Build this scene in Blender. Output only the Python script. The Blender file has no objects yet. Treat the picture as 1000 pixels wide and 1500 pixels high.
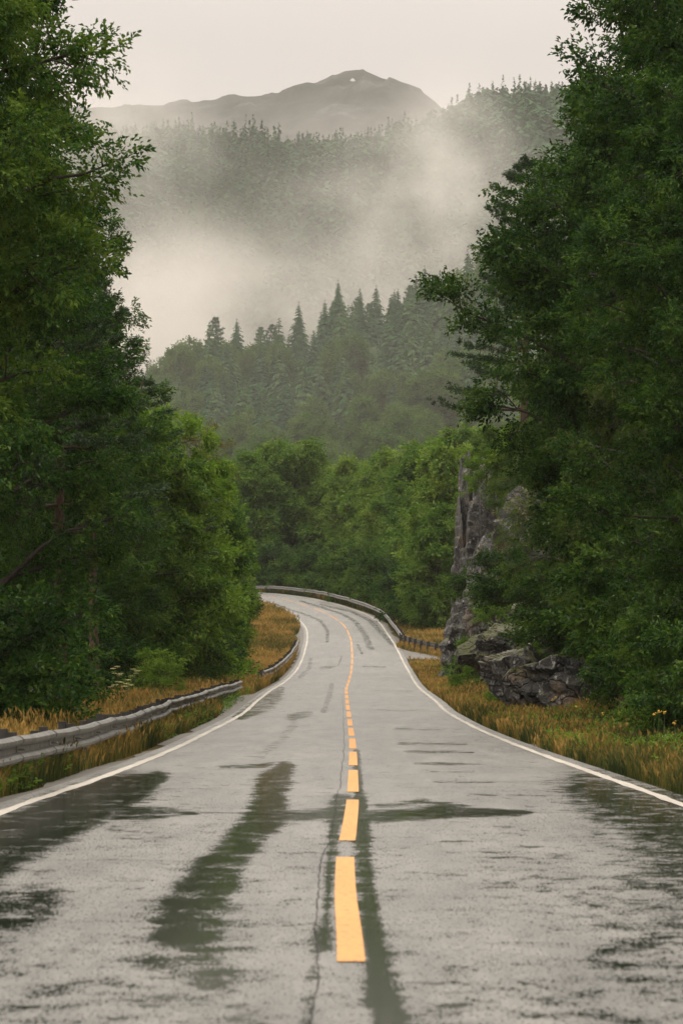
import bpy, math, random
import numpy as np
from mathutils import Vector
R = math.radians
rng = np.random.default_rng(7)
random.seed(7)
S = bpy.context.scene
COL = S.collection
F = 5417.0           # lens in photo pixels, only used to turn surveyed picture points into metres
CH = 1.25            # camera height
HOR = 992.0

# ------------------------------------------------------------------ numeric helpers
def pchip(xs, ys):
    xs = np.array(xs, float); ys = np.array(ys, float)
    h = np.diff(xs); d = np.diff(ys) / h
    m = np.zeros_like(ys)
    m[0], m[-1] = d[0], d[-1]
    for i in range(1, len(xs) - 1):
        if d[i-1] * d[i] > 0:
            w1 = 2*h[i] + h[i-1]; w2 = h[i] + 2*h[i-1]
            m[i] = (w1 + w2) / (w1/d[i-1] + w2/d[i])
    def f(x):
        x = np.clip(np.asarray(x, float), xs[0], xs[-1])
        i = np.clip(np.searchsorted(xs, x) - 1, 0, len(xs) - 2)
        t = (x - xs[i]) / h[i]
        return ((2*t**3 - 3*t**2 + 1) * ys[i] + (t**3 - 2*t**2 + t) * h[i] * m[i]
                + (-2*t**3 + 3*t**2) * ys[i+1] + (t**3 - t**2) * h[i] * m[i+1])
    return f

def sstep(a, b, x):
    t = np.clip((np.asarray(x, float) - a) / (b - a), 0, 1)
    return t * t * (3 - 2 * t)

def vnoise(p, seed=0):
    """value noise, p (n,3) -> (n,) in -1..1"""
    p = np.asarray(p, float); i = np.floor(p).astype(np.int64); f = p - i; f = f*f*(3-2*f)
    def h(ix, iy, iz):
        n = (ix*374761393 + iy*668265263 + iz*1274126177 + seed*362437) & 0x7fffffff
        n = ((n ^ (n >> 13)) * 1274126177) & 0x7fffffff
        n = (n ^ (n >> 16)) & 0xffff
        return n / 32767.5 - 1.0
    r = 0
    for dx in (0, 1):
        for dy in (0, 1):
            for dz in (0, 1):
                w = (f[:,0] if dx else 1-f[:,0]) * (f[:,1] if dy else 1-f[:,1]) * (f[:,2] if dz else 1-f[:,2])
                r = r + w * h(i[:,0]+dx, i[:,1]+dy, i[:,2]+dz)
    return r

def fbm(p, oct=4, seed=0):
    p = np.asarray(p, float); a = 1.0; r = 0
    for k in range(oct):
        r = r + a * vnoise(p * 2**k + 17.3*k, seed + k); a *= .5
    return r

def fbm2(x, y, sc, oct=4, seed=0):
    x = np.asarray(x, float); sh = x.shape
    return fbm(np.stack([x.ravel()*sc, np.broadcast_to(y, sh).ravel()*sc, np.zeros(x.size)], 1), oct, seed).reshape(sh)

def unit(v):
    return v / np.maximum(np.linalg.norm(v, axis=-1, keepdims=True), 1e-9)

# ------------------------------------------------------------------ scene helpers
def mesh_from(name, V, Fq, attrs=None, smooth=False):
    """V (n,3); Fq list of (m,k) int arrays with one k each"""
    if isinstance(Fq, np.ndarray): Fq = [Fq]
    Fq = [np.asarray(f, np.int64) for f in Fq if len(f)]
    me = bpy.data.meshes.new(name)
    V = np.asarray(V, np.float32)
    me.vertices.add(len(V)); me.vertices.foreach_set('co', V.ravel())
    nl = sum(f.size for f in Fq); npoly = sum(len(f) for f in Fq)
    me.loops.add(nl); me.polygons.add(npoly)
    me.loops.foreach_set('vertex_index', np.concatenate([f.ravel() for f in Fq]).astype(np.int32))
    sizes = np.concatenate([np.full(len(f), f.shape[1]) for f in Fq])
    me.polygons.foreach_set('loop_start', (np.cumsum(sizes) - sizes).astype(np.int32))
    me.polygons.foreach_set('use_smooth', np.full(npoly, bool(smooth)))
    for k, v in (attrs or {}).items():
        a = me.attributes.new(k, 'FLOAT', 'POINT'); a.data.foreach_set('value', np.asarray(v, np.float32))
    me.update(calc_edges=True); me.validate()
    return me

def link(name, me, mat=None, parent=None, kind=None, label=None, cat=None, group=None, loc=None):
    o = bpy.data.objects.new(name, me); COL.objects.link(o)
    if mat is not None and not me.materials: me.materials.append(mat)
    if parent is not None: o.parent = parent
    if kind: o['kind'] = kind
    if label: o['label'] = label
    if cat: o['category'] = cat
    if group: o['group'] = group
    if loc is not None: o.location = loc
    return o

def empty(name, label, cat, loc=(0,0,0), rz=0, sc=(1,1,1), group=None):
    o = bpy.data.objects.new(name, None); COL.objects.link(o)
    o.location = loc; o.rotation_euler = (0, 0, rz); o.scale = sc
    o.empty_display_size = .2
    o['label'] = label; o['category'] = cat
    if group: o['group'] = group
    return o

class MB:
    """collects vertices, quads and triangles"""
    def __init__(s): s.v = []; s.q = []; s.t = []; s.n = 0
    def add(s, V, Q=None, T=None):
        V = np.asarray(V, float).reshape(-1, 3)
        if Q is not None and len(Q): s.q.append(np.asarray(Q) + s.n)
        if T is not None and len(T): s.t.append(np.asarray(T) + s.n)
        s.v.append(V); s.n += len(V)
    def tube(s, P, rad, sides=6, cap=True):
        P = np.asarray(P, float); n = len(P); rad = np.broadcast_to(rad, (n,))
        T = unit(np.gradient(P, axis=0))
        ref = np.array([0, 0, 1.]) if abs(T[:,2]).mean() < .9 else np.array([1., 0, 0])
        A = unit(np.cross(T, ref)); B = np.cross(T, A)
        a = np.arange(sides) * 2*np.pi/sides
        V = P[:,None] + rad[:,None,None]*(A[:,None]*np.cos(a)[None,:,None] + B[:,None]*np.sin(a)[None,:,None])
        i = np.arange(n-1)[:,None]*sides; j = np.arange(sides)[None]; k = (j+1) % sides
        Q = np.stack([i+j, i+k, i+sides+k, i+sides+j], -1).reshape(-1, 4)
        V = V.reshape(-1, 3)
        if cap:
            V = np.vstack([V, P[-1] + T[-1]*rad[-1]*.5])
            jj = np.arange(sides); b = (n-1)*sides
            s.add(V, Q, np.stack([b+jj, b+(jj+1) % sides, np.full(sides, n*sides)], -1))
        else: s.add(V, Q)
    def box(s, c, d, rz=0):
        c = np.array(c); h = np.array(d)/2
        V = np.array([[x,y,z] for x in (-1,1) for y in (-1,1) for z in (-1,1)])*h
        ca, sa = math.cos(rz), math.sin(rz)
        V = np.stack([V[:,0]*ca - V[:,1]*sa, V[:,0]*sa + V[:,1]*ca, V[:,2]], 1) + c
        s.add(V, [[0,1,3,2],[4,6,7,5],[0,4,5,1],[2,3,7,6],[0,2,6,4],[1,5,7,3]])
    def mesh(s, name, smooth=False, attrs=None):
        return mesh_from(name, np.vstack(s.v), [np.vstack(x) for x in (s.q, s.t) if x], attrs, smooth)

def grid_mesh(name, X, Y, Z, attrs=None, smooth=True):
    r, c = X.shape
    i = np.arange(r-1)[:,None]*c + np.arange(c-1)[None]
    Q = np.stack([i, i+1, i+c+1, i+c], -1).reshape(-1, 4)
    return mesh_from(name, np.stack([X, Y, Z], -1).reshape(-1, 3), Q, attrs, smooth)

# ------------------------------------------------------------------ materials
def newmat(name):
    m = bpy.data.materials.new(name); m.use_nodes = True
    nt = m.node_tree; nt.nodes.clear()
    return m, nt
def N(nt, t, **kw):
    n = nt.nodes.new(t)
    for k, v in kw.items():
        if k.startswith('i_'):
            key = k[2:]; key = int(key) if key.isdigit() else key
            n.inputs[key].default_value = v
        else: setattr(n, k, v)
    return n
def L(nt, a, b): nt.links.new(a, b)
def ramp(nt, fac, stops, interp='LINEAR'):
    r = N(nt, 'ShaderNodeValToRGB'); r.color_ramp.interpolation = interp
    e = r.color_ramp.elements
    while len(e) < len(stops): e.new(.5)
    for el, (p, c) in zip(e, stops):
        el.position = p; el.color = (c, c, c, 1) if isinstance(c, (int, float)) else (*c, 1)
    L(nt, fac, r.inputs[0]); return r.outputs[0]
def noise(nt, vec, scale, detail=4, rough=.55, lac=2.0):
    n = N(nt, 'ShaderNodeTexNoise'); n.inputs['Scale'].default_value = scale
    n.inputs['Detail'].default_value = detail; n.inputs['Roughness'].default_value = rough
    if vec is not None: L(nt, vec, n.inputs['Vector'])
    return n.outputs['Fac']
def math_(nt, op, a, b=None, clamp=False):
    n = N(nt, 'ShaderNodeMath', operation=op); n.use_clamp = clamp
    for i, x in enumerate((a, b)):
        if x is None: continue
        if isinstance(x, (int, float)): n.inputs[i].default_value = x
        else: L(nt, x, n.inputs[i])
    return n.outputs[0]
def mixc(nt, fac, a, b, mode='MIX'):
    n = N(nt, 'ShaderNodeMix', data_type='RGBA', blend_type=mode)
    for i, x in ((0, fac), (6, a), (7, b)):
        if isinstance(x, (int, float)): n.inputs[i].default_value = x
        elif isinstance(x, tuple): n.inputs[i].default_value = (*x, 1)
        else: L(nt, x, n.inputs[i])
    return n.outputs[2]
def coords(nt, which='Object'):
    return N(nt, 'ShaderNodeTexCoord').outputs[which]
def mapping(nt, vec, scale=(1,1,1)):
    m = N(nt, 'ShaderNodeMapping'); m.inputs['Scale'].default_value = scale
    L(nt, vec, m.inputs['Vector']); return m.outputs[0]
def finish(nt, sh, vol=None):
    o = N(nt, 'ShaderNodeOutputMaterial')
    if sh is not None: L(nt, sh, o.inputs['Surface'])
    if vol is not None: L(nt, vol, o.inputs['Volume'])
def principled(nt, col, rough=.6, normal=None, spec=.5, metal=0, ior=1.45):
    p = N(nt, 'ShaderNodeBsdfPrincipled')
    for key, x in (('Base Color', col), ('Roughness', rough), ('Specular IOR Level', spec), ('Metallic', metal), ('IOR', ior)):
        if isinstance(x, tuple): p.inputs[key].default_value = (*x, 1)
        elif isinstance(x, (int, float)): p.inputs[key].default_value = x
        else: L(nt, x, p.inputs[key])
    if normal is not None: L(nt, normal, p.inputs['Normal'])
    return p.outputs[0]
def bump(nt, h, strength=.3, dist=.05):
    b = N(nt, 'ShaderNodeBump'); b.inputs['Strength'].default_value = strength; b.inputs['Distance'].default_value = dist
    L(nt, h, b.inputs['Height']); return b.outputs[0]

def leaf_mat(name, dark, mid, light, trans=.35, clump=.9, gloss=.38, sp=.16):
    m, nt = newmat(name)
    at = N(nt, 'ShaderNodeAttribute', attribute_name='tint').outputs['Fac']
    inf = N(nt, 'ShaderNodeObjectInfo').outputs['Random']
    nz = noise(nt, coords(nt), clump, 3)
    f = math_(nt, 'ADD', math_(nt, 'MULTIPLY', at, .55), math_(nt, 'MULTIPLY', math_(nt, 'SUBTRACT', nz, .18), .85))
    f = math_(nt, 'ADD', f, math_(nt, 'MULTIPLY', math_(nt, 'SUBTRACT', inf, .5), .22), True)
    col = ramp(nt, f, [(.18, dark), (.50, mid), (.88, light)])
    p = principled(nt, col, gloss, spec=sp)
    tr = N(nt, 'ShaderNodeBsdfTranslucent'); L(nt, mixc(nt, 1.0, col, (1.25, 1.35, .55), 'MULTIPLY'), tr.inputs[0])
    mx = N(nt, 'ShaderNodeMixShader'); mx.inputs[0].default_value = trans
    L(nt, p, mx.inputs[1]); L(nt, tr.outputs[0], mx.inputs[2])
    finish(nt, mx.outputs[0]); return m

def bark_mat(name, a, b, sc=6):
    m, nt = newmat(name); c = coords(nt)
    n = noise(nt, mapping(nt, c, (sc, sc, sc*.25)), 2.0, 6, .65)
    finish(nt, principled(nt, ramp(nt, n, [(.3, a), (.7, b)]), .8, bump(nt, n, .6, .03), spec=.3)); return m

M = {}
M['leaf_oak']   = leaf_mat('broadleaf', (.008,.027,.006), (.036,.090,.015), (.145,.210,.036))
M['leaf_right'] = leaf_mat('dark_broadleaf', (.006,.021,.006), (.025,.067,.012), (.108,.172,.030))
M['leaf_light'] = leaf_mat('fresh_leaf', (.034,.088,.012), (.115,.20,.026), (.21,.29,.050))
M['leaf_birch'] = leaf_mat('birch_leaf', (.022,.050,.011), (.050,.090,.020), (.105,.130,.032))
M['leaf_yellow']= leaf_mat('yellowing_leaf', (.045,.050,.012), (.085,.085,.022), (.140,.125,.035))
M['leaf_far']   = leaf_mat('valley_leaf', (.018,.058,.012), (.082,.160,.027), (.200,.265,.055), clump=.35)
M['leaf_hill']  = leaf_mat('hill_leaf', (.030,.072,.024), (.066,.125,.036), (.120,.180,.052), clump=.2, gloss=.7, sp=.03)
M['needle']     = leaf_mat('pine_needle', (.010,.030,.010), (.024,.056,.017), (.050,.088,.026), trans=.12)
M['needle_hill']= leaf_mat('spruce_needle', (.015,.052,.024), (.034,.088,.038), (.062,.122,.050), trans=.1, clump=.2, gloss=.7, sp=.03)
M['needle_light']= leaf_mat('larch_needle', (.028,.072,.030), (.054,.112,.042), (.090,.150,.056), trans=.1, clump=.2, gloss=.7, sp=.03)
M['bark']  = bark_mat('bark', (.020,.015,.011), (.060,.048,.038))
M['bark_pine'] = bark_mat('pine_bark', (.025,.016,.011), (.085,.052,.032))
M['bark_birch'] = bark_mat('birch_bark', (.03,.026,.022), (.14,.13,.11))

def ground_mat():
    m, nt = newmat('verge_soil'); c = coords(nt)
    a = noise(nt, c, .35, 5); b = noise(nt, c, 4.0, 5)
    col = mixc(nt, ramp(nt, a, [(.4, 0.), (.62, 1.)]), (.060,.045,.016), (.030,.036,.012))
    col = mixc(nt, ramp(nt, b, [(.35, 0.), (.7, 1.)]), col, (.10,.065,.024))
    finish(nt, principled(nt, col, .95, bump(nt, b, .8, .1), spec=.1)); return m
M['ground'] = ground_mat()

def road_mat():
    m, nt = newmat('wet_asphalt'); c = coords(nt)
    pud = N(nt, 'ShaderNodeAttribute', attribute_name='puddle').outputs['Fac']
    n1 = noise(nt, mapping(nt, c, (1, .55, 1)), 5.5, 6, .68)
    n2 = noise(nt, c, 32.0, 3, .7)
    lowf = noise(nt, mapping(nt, c, (1, .25, 1)), .55, 4, .6)
    n0 = noise(nt, mapping(nt, c, (1, .5, 1)), 2.4, 7, .72)
    grain = noise(nt, mapping(nt, c, (1, .09, 1)), 75.0, 2, .7)
    e = pud
    for nn, k in ((grain, 2.3), (n1, 1.7), (n0, 2.1), (n2, .5)):
        e = math_(nt, 'ADD', e, math_(nt, 'MULTIPLY', math_(nt, 'SUBTRACT', nn, .5), k))
    wet = ramp(nt, e, [(.46, 0.), (.70, 1.)])
    film = ramp(nt, lowf, [(.35, 0.), (.75, 1.)])
    worn = noise(nt, mapping(nt, c, (1, .10, 1)), 2.3, 5, .65)
    agg = N(nt, 'ShaderNodeTexVoronoi'); agg.inputs['Scale'].default_value = 95; L(nt, c, agg.inputs['Vector'])
    base = mixc(nt, ramp(nt, grain, [(.36, 0.), (.64, 1.)]), (.040,.038,.034), (.27,.255,.225))
    base = mixc(nt, math_(nt, 'MULTIPLY', film, .6), base, (.050,.049,.045))
    base = mixc(nt, ramp(nt, worn, [(.35, .55), (.62, 0.)]), base, (.030,.030,.027))
    base = mixc(nt, wet, base, (.013,.014,.012))
    rdry = math_(nt, 'ADD', math_(nt, 'MULTIPLY', film, -.06), .41)
    rdry = math_(nt, 'ADD', rdry, math_(nt, 'MULTIPLY', math_(nt, 'SUBTRACT', grain, .5), 1.1))
    rdry = math_(nt, 'ADD', rdry, math_(nt, 'MULTIPLY', math_(nt, 'SUBTRACT', n1, .5), .16))
    rough = N(nt, 'ShaderNodeMix', data_type='FLOAT'); spw = N(nt, 'ShaderNodeMix', data_type='FLOAT'); L(nt, wet, spw.inputs[0]); spw.inputs[2].default_value = .8; spw.inputs[3].default_value = .18
    L(nt, wet, rough.inputs[0]); L(nt, rdry, rough.inputs[2]); rough.inputs[3].default_value = .09
    bs = math_(nt, 'SUBTRACT', 1.0, math_(nt, 'MULTIPLY', wet, .985))
    h = math_(nt, 'MULTIPLY', math_(nt, 'ADD', agg.outputs['Distance'], math_(nt, 'MULTIPLY', n2, .6)), bs)
    finish(nt, principled(nt, base, rough.outputs[0], bump(nt, h, .35, .012), spec=spw.outputs[0], ior=1.55)); return m
M['road'] = road_mat()

def gravel_mat():
    m, nt = newmat('shoulder_gravel'); c = coords(nt)
    b = noise(nt, c, 28.0, 5, .7); a = noise(nt, c, 1.4, 4)
    col = ramp(nt, b, [(.3, (.05,.046,.04)), (.7, (.20,.185,.165))])
    col = mixc(nt, ramp(nt, a, [(.45, 0.), (.65, .7)]), col, (.07,.055,.03))
    finish(nt, principled(nt, col, .55, bump(nt, b, .7, .02), spec=.4)); return m
M['gravel'] = gravel_mat()

def paint_mat(name, c1, c2):
    m, nt = newmat(name); c = coords(nt)
    w = noise(nt, mapping(nt, c, (1, .3, 1)), 22.0, 6, .75); d = noise(nt, mapping(nt, c, (1, .15, 1)), 1.4, 3)
    col = mixc(nt, ramp(nt, d, [(.35, 0.), (.75, .8)]), c1, c2)
    col = mixc(nt, ramp(nt, w, [(.52, 0.), (.68, .7)]), col, (.09,.08,.07))
    finish(nt, principled(nt, col, .55, bump(nt, noise(nt, c, 120.0, 2), .25, .006), spec=.35)); return m
M['white'] = paint_mat('white_road_paint', (.50,.46,.40), (.28,.25,.21))
M['yellow'] = paint_mat('yellow_road_paint', (.62,.30,.085), (.54,.25,.065))

def steel_mat():
    m, nt = newmat('galvanised_steel'); c = coords(nt, 'Generated'); o = coords(nt)
    n = noise(nt, o, 3.0, 5, .6); s = noise(nt, mapping(nt, o, (8, 8, 1.2)), 1.0, 4)
    col = mixc(nt, ramp(nt, n, [(.35, 0.), (.7, 1.)]), (.22,.215,.20), (.115,.112,.105))
    col = mixc(nt, ramp(nt, s, [(.48, 0.), (.66, .75)]), col, (.055,.045,.032))
    finish(nt, principled(nt, col, .42, bump(nt, n, .1, .01), metal=.35)); return m
M['steel'] = steel_mat()
def flat_mat(name, c, rough=.7):
    m, nt = newmat(name); n = noise(nt, coords(nt), 6.0, 3)
    finish(nt, principled(nt, mixc(nt, ramp(nt, n, [(.3, 0.), (.7, 1.)]), c, tuple(x*.7 for x in c)), rough)); return m
def wood_mat():
    m, nt = newmat('tarred_post'); c = coords(nt); n = noise(nt, mapping(nt, c, (12, 12, 2)), 1, 5)
    finish(nt, principled(nt, ramp(nt, n, [(.3, (.012,.011,.010)), (.7, (.04,.035,.03))]), .75, bump(nt, n, .4, .01))); return m
M['post'] = wood_mat()

def rock_mat(name, mossy):
    m, nt = newmat(name); c = coords(nt)
    n = noise(nt, c, 1.2, 7, .65); f = noise(nt, mapping(nt, c, (1, 1, .5)), 7.0, 6, .7)
    v = N(nt, 'ShaderNodeTexVoronoi', feature='DISTANCE_TO_EDGE'); v.inputs['Scale'].default_value = 1.3
    dist = N(nt, 'ShaderNodeVectorMath', operation='ADD'); L(nt, c, dist.inputs[0])
    nc = N(nt, 'ShaderNodeTexNoise'); nc.inputs['Scale'].default_value = 2; L(nt, c, nc.inputs['Vector'])
    L(nt, nc.outputs['Color'], dist.inputs[1]); L(nt, dist.outputs[0], v.inputs['Vector'])
    crack = ramp(nt, v.outputs['Distance'], [(.0, 0.), (.05, 1.)])
    col = ramp(nt, n, [(.36, (.010,.010,.010)), (.55, (.036,.034,.030)), (.74, (.15,.135,.115))])
    col = mixc(nt, ramp(nt, f, [(.56, 0.), (.68, .8)]), col, (.42,.40,.37))
    col = mixc(nt, ramp(nt, noise(nt, c, .7, 4), [(.55, 0.), (.7, .6)]), col, (.22,.14,.075))
    col = mixc(nt, crack, (.02,.02,.018), col)
    if mossy:
        geo = N(nt, 'ShaderNodeNewGeometry').outputs['Normal']
        sx = N(nt, 'ShaderNodeSeparateXYZ'); L(nt, geo, sx.inputs[0])
        up = math_(nt, 'ADD', sx.outputs['Z'], math_(nt, 'MULTIPLY', math_(nt, 'SUBTRACT', n, .5), 1.2))
        mcol = ramp(nt, f, [(.3, (.020,.030,.006)), (.7, (.095,.090,.018))])
        col = mixc(nt, ramp(nt, up, [(1-.8*mossy, 0.), (1.12-.8*mossy, 1.)]), col, mcol)
    h = math_(nt, 'ADD', math_(nt, 'MULTIPLY', n, 1.0), math_(nt, 'ADD', math_(nt, 'MULTIPLY', f, .35), math_(nt, 'MULTIPLY', crack, .25)))
    finish(nt, principled(nt, col, .42, bump(nt, h, .9, .25), spec=.5)); return m
M['rock'] = rock_mat('wet_rock', .64)
M['rock_bare'] = rock_mat('wet_bare_rock', .36)
M['rock_moss'] = rock_mat('mossy_rock', .95)

def grass_mat():
    m, nt = newmat('meadow_grass')
    t = N(nt, 'ShaderNodeAttribute', attribute_name='tint').outputs['Fac']
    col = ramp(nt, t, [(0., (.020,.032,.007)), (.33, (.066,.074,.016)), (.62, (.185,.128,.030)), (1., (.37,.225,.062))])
    p = principled(nt, col, .7, spec=.2)
    tr = N(nt, 'ShaderNodeBsdfTranslucent'); L(nt, col, tr.inputs[0])
    mx = N(nt, 'ShaderNodeMixShader'); mx.inputs[0].default_value = .35; L(nt, p, mx.inputs[1]); L(nt, tr.outputs[0], mx.inputs[2])
    finish(nt, mx.outputs[0]); return m
M['grass'] = grass_mat()
M['umbel'] = flat_mat('umbel_flower', (.40,.36,.15)); M['petal'] = flat_mat('yellow_petal', (.55,.33,.03)); M['stem'] = flat_mat('green_stem', (.05,.07,.02))
M['snow'] = flat_mat('old_snow', (.42,.42,.42))

def hill_mat(name, a, b, c_, sc):
    m, nt = newmat(name); c = coords(nt)
    n = noise(nt, c, sc, 7, .65); f = noise(nt, c, sc*6, 5, .7)
    col = ramp(nt, math_(nt, 'ADD', math_(nt, 'MULTIPLY', n, .7), math_(nt, 'MULTIPLY', f, .3)), [(.36, a), (.52, b), (.66, c_)])
    finish(nt, principled(nt, col, .95, bump(nt, f, .8, 2.0), spec=.1)); return m
M['hill'] = hill_mat('hill_undergrowth', (.012,.024,.010), (.022,.042,.016), (.045,.062,.024), .03)
M['mountain'] = hill_mat('mountain_heath', (.026,.032,.027), (.050,.052,.046), (.13,.13,.12), .016)

# ------------------------------------------------------------------ the road: plan and profile (Y = metres ahead of the camera)
_y = [(1500,13.33),(1410,16.2),(1234,28.0),(1160,40.3),(1122,52.1),(1095.6,65),(1076,78),(1060,91.5),(1044.6,107),(1034,120),(1026,132),(1015,151),
      (1000,185),(980,221),(960,250),(945,270),(925,299),(908,317),(901,325),(891,337),(881,353),(874,374),(868,420)]
_zt = [(-80,0.),(-20,0.)] + [(d, CH - (y-HOR)*d/F) for y, d in _y if d > 45] + [(470,11.6),(540,12.0),(640,12.4)]
_zt[2:2] = [(10,0.),(30,0.)]
zr = pchip(*zip(*_zt))
XL = pchip([-80,34,46.7,63,81,106,132,160,190,224,250,273,300,316,329,337,353,374,420,480,560,640],
           [-3.15,-3.13,-2.97,-2.90,-2.90,-2.83,-2.98,-3.02,-2.85,-2.62,-2.56,-2.57,-2.80,-3.56,-4.75,-5.75,-8.0,-10.8,-17.4,-28,-45,-66])
XR = pchip([-80,36,63,93,107,132,160,190,224,250,270,306,324,337,353,374,420,480,560,640],
           [3.3,3.32,3.20,3.10,3.10,3.32,3.45,3.72,3.93,3.96,3.89,3.44,2.39,.72,-1.56,-4.1,-10.4,-20.6,-37,-57])
XC = pchip([-80,16.2,22,26,30,37,43,76,97,119,156,190,218,250,273,302,316,328,343,353,374,420,480,560,640],
           [.04,.042,.022,.026,.06,.11,.135,.21,.21,.20,.20,.38,.58,.72,.74,.45,-.29,-1.4,-3.4,-4.75,-7.4,-13.8,-24.2,-41,-61.5])

def project(X, Y, Z): return 500 + F*X/Y, HOR - F*(Z-CH)/Y
def at(px, d): return (px-500)*d/F            # sideways metres of a surveyed picture column at a depth
def zat(py, d): return CH + (HOR-py)*d/F

def side_road(X, Y):
    """1 where the gravelled side road leaves to the right"""
    return sstep(240, 246, Y) * sstep(266, 260, Y) * sstep(3.2, 3.6, X)

def ground_z(X, Y):
    X, Y = np.broadcast_arrays(np.asarray(X, float), np.asarray(Y, float))
    base = zr(Y)
    eL = XL(Y) - X; eR = X - XR(Y)
    n = fbm2(X, Y, .22, 3, 3)
    z = base + .10*n*sstep(1.0, 4.0, np.maximum(eL, eR))
    z = z - .06 - .12*np.exp(-((eL-1.6)/.7)**2) - .05*np.exp(-((eR-1.2)/.5)**2)
    z = z + sstep(4., 22, eL)*(1.0+.5*n)*sstep(330, 250, Y)
    rise = sstep(2.4, 9.0, eR)*5.5 + sstep(8, 40, eR)*14
    rise = rise * sstep(238, 205, Y) * sstep(25, 60, Y)
    far = (sstep(12, 60, eR) * sstep(238, 300, Y)) * 4
    z = z + rise*(1+.10*n) + far
    inside = (eL < .05) & (eR < .05)
    z = np.where(inside, base - .25, z)
    sd = side_road(X, Y)
    return z*(1-sd) + (base-.10)*sd

# --- ground sheet
ys = np.concatenate([np.linspace(-70, 20, 31), np.arange(22, 420, 1.4), np.linspace(422, 700, 90)])
us = np.concatenate([-np.geomspace(260, 3.2, 60), -np.linspace(2.9, .1, 14)])
rows = []
Yg = np.repeat(ys[:,None], 2*len(us)+1, 1)
Lc = XL(ys)[:,None] - .05 + us[None]                       # left of the road
Rc = XR(ys)[:,None] + .05 - us[None, ::-1]
Xg = np.hstack([Lc, XC(ys)[:,None], Rc])
gm = grid_mesh('ground', Xg, Yg, ground_z(Xg, Yg))
link('ground', gm, M['ground'], kind='structure')

# --- asphalt
SH = .28
yr = [ -60. ]
while yr[-1] < 600:
    y = yr[-1]; yr.append(y + (2.0 if y < 8 else min(1.1, max(.06, 2.2*y*y/6771))))
yr = np.array(yr)
uu = np.linspace(0, 1, 165)
Xa = (XL(yr) - SH)[:,None]*(1-uu) + (XR(yr) + SH)[:,None]*uu
Ya = np.repeat(yr[:,None], len(uu), 1)
rut = .010*np.cos((Xa-(XL(Ya)+XC(Ya))/2)*2*np.pi/1.7) + .010*np.cos((Xa-(XR(Ya)+XC(Ya))/2)*2*np.pi/1.7)
Za = zr(Ya) + 0*rut
PX, PY = project(Xa, np.maximum(Ya, 5), Za)
pud = .11 + .10*sstep(60, 15, Ya)
def blob(pts, w, amp=1.0, soft=.55, asp=.5):
    """a wet patch along a surveyed line; widths in photo pixels, turned into positions on the asphalt"""
    global pud
    pts = [p if len(p) == 3 else (*p, w) for p in pts]
    best = np.full(PX.shape, 1e9)
    for (x0,y0,w0), (x1,y1,w1) in zip(pts[:-1], pts[1:]):
        dx, dy = x1-x0, (y1-y0)/asp
        t = np.clip(((PX-x0)*dx + (PY-y0)/asp*dy)/max(dx*dx+dy*dy, 1e-6), 0, 1)
        w_ = w0 + (w1-w0)*t
        best = np.minimum(best, np.hypot(PX-x0-dx*t, (PY-y0)/asp-dy*t)/w_)
    pud = np.maximum(pud, .83*amp*(1 - sstep(1-soft, 1+soft*1.1, best)))
blob([(-60,1270,70),(30,1224,60),(110,1186,56),(180,1156,46),(232,1138,16)], 40, 1.35)
blob([(150,1188,30),(215,1191,22),(285,1191,6)], 20, .95)
blob([(180,1216,30),(240,1214,10)], 20, .5)
blob([(418,1122,14),(404,1140,26),(394,1165,26),(392,1195,34),(352,1235,32),(318,1275,40),(288,1325,52),(275,1370,60)], 30, 1.15)
blob([(285,1340,80),(270,1400,95),(300,1440,80)], 30, .74, soft=.9)

blob([(385,1192,16),(430,1196,18),(492,1192,14)], 12, .95)
blob([(490,1192,16),(560,1196,30),(640,1190,34),(770,1191,12)], 14, 1.15, asp=.3)
blob([(560,1180,12),(620,1176,20),(690,1183,8)], 8, .85, asp=.3)
blob([(494,1165,7),(489,1210,9),(484,1260,9),(480,1330,9),(478,1390,10)], 8, 1.05)
blob([(500,1172,20),(492,1200,20)], 8, .9)
blob([(450,1510,3.5),(457,1420,3),(470,1330,2.5),(480,1270,2)], 3, .75)
blob([(522,1100,5),(525,1150,7),(530,1200,11),(532,1260,14),(540,1340,17),(555,1420,22),(572,1510,30)], 12, 1.2)
blob([(326,1124,8),(380,1122,12),(398,1119,8)], 8, .9, asp=.3)
blob([(430,1050,12),(450,1046,10)], 8, .8); blob([(474,1042,5),(482,1020,5),(486,1002,4)], 5, .8)
blob([(352,1050,12),(378,1036,22),(398,1022,18),(412,1008,6)], 10, .9, asp=.4)
blob([(375,1110,10),(412,1085,8),(430,1060,8)], 8, .45)
for x0, x1, y, a in ((585,640,1068,.6),(590,680,1089,.75),(600,690,1101,.8),(610,700,1118,.75),(620,690,1130,.6),(560,620,1040,.55),(550,600,1012,.5),(640,720,1145,.6),(690,800,1165,.65),(700,760,1210,.55),(640,740,1232,.5)):
    blob([(x0,y,10),(x1,y+1,6)], 8, a, asp=.25)
blob([(860,1155,50),(960,1195,90),(1060,1250,150)], 60, 1.0, soft=.9); blob([(1000,1300,120),(960,1420,110)], 60, .62)
blob([(-20,1345,90),(60,1320,50)], 60, .9); blob([(760,1270,90),(860,1330,120)], 60, .42); blob([(60,1470,170),(300,1490,150)], 60, .46); blob([(680,1480,150),(960,1500,150)], 60, .50)
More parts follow.
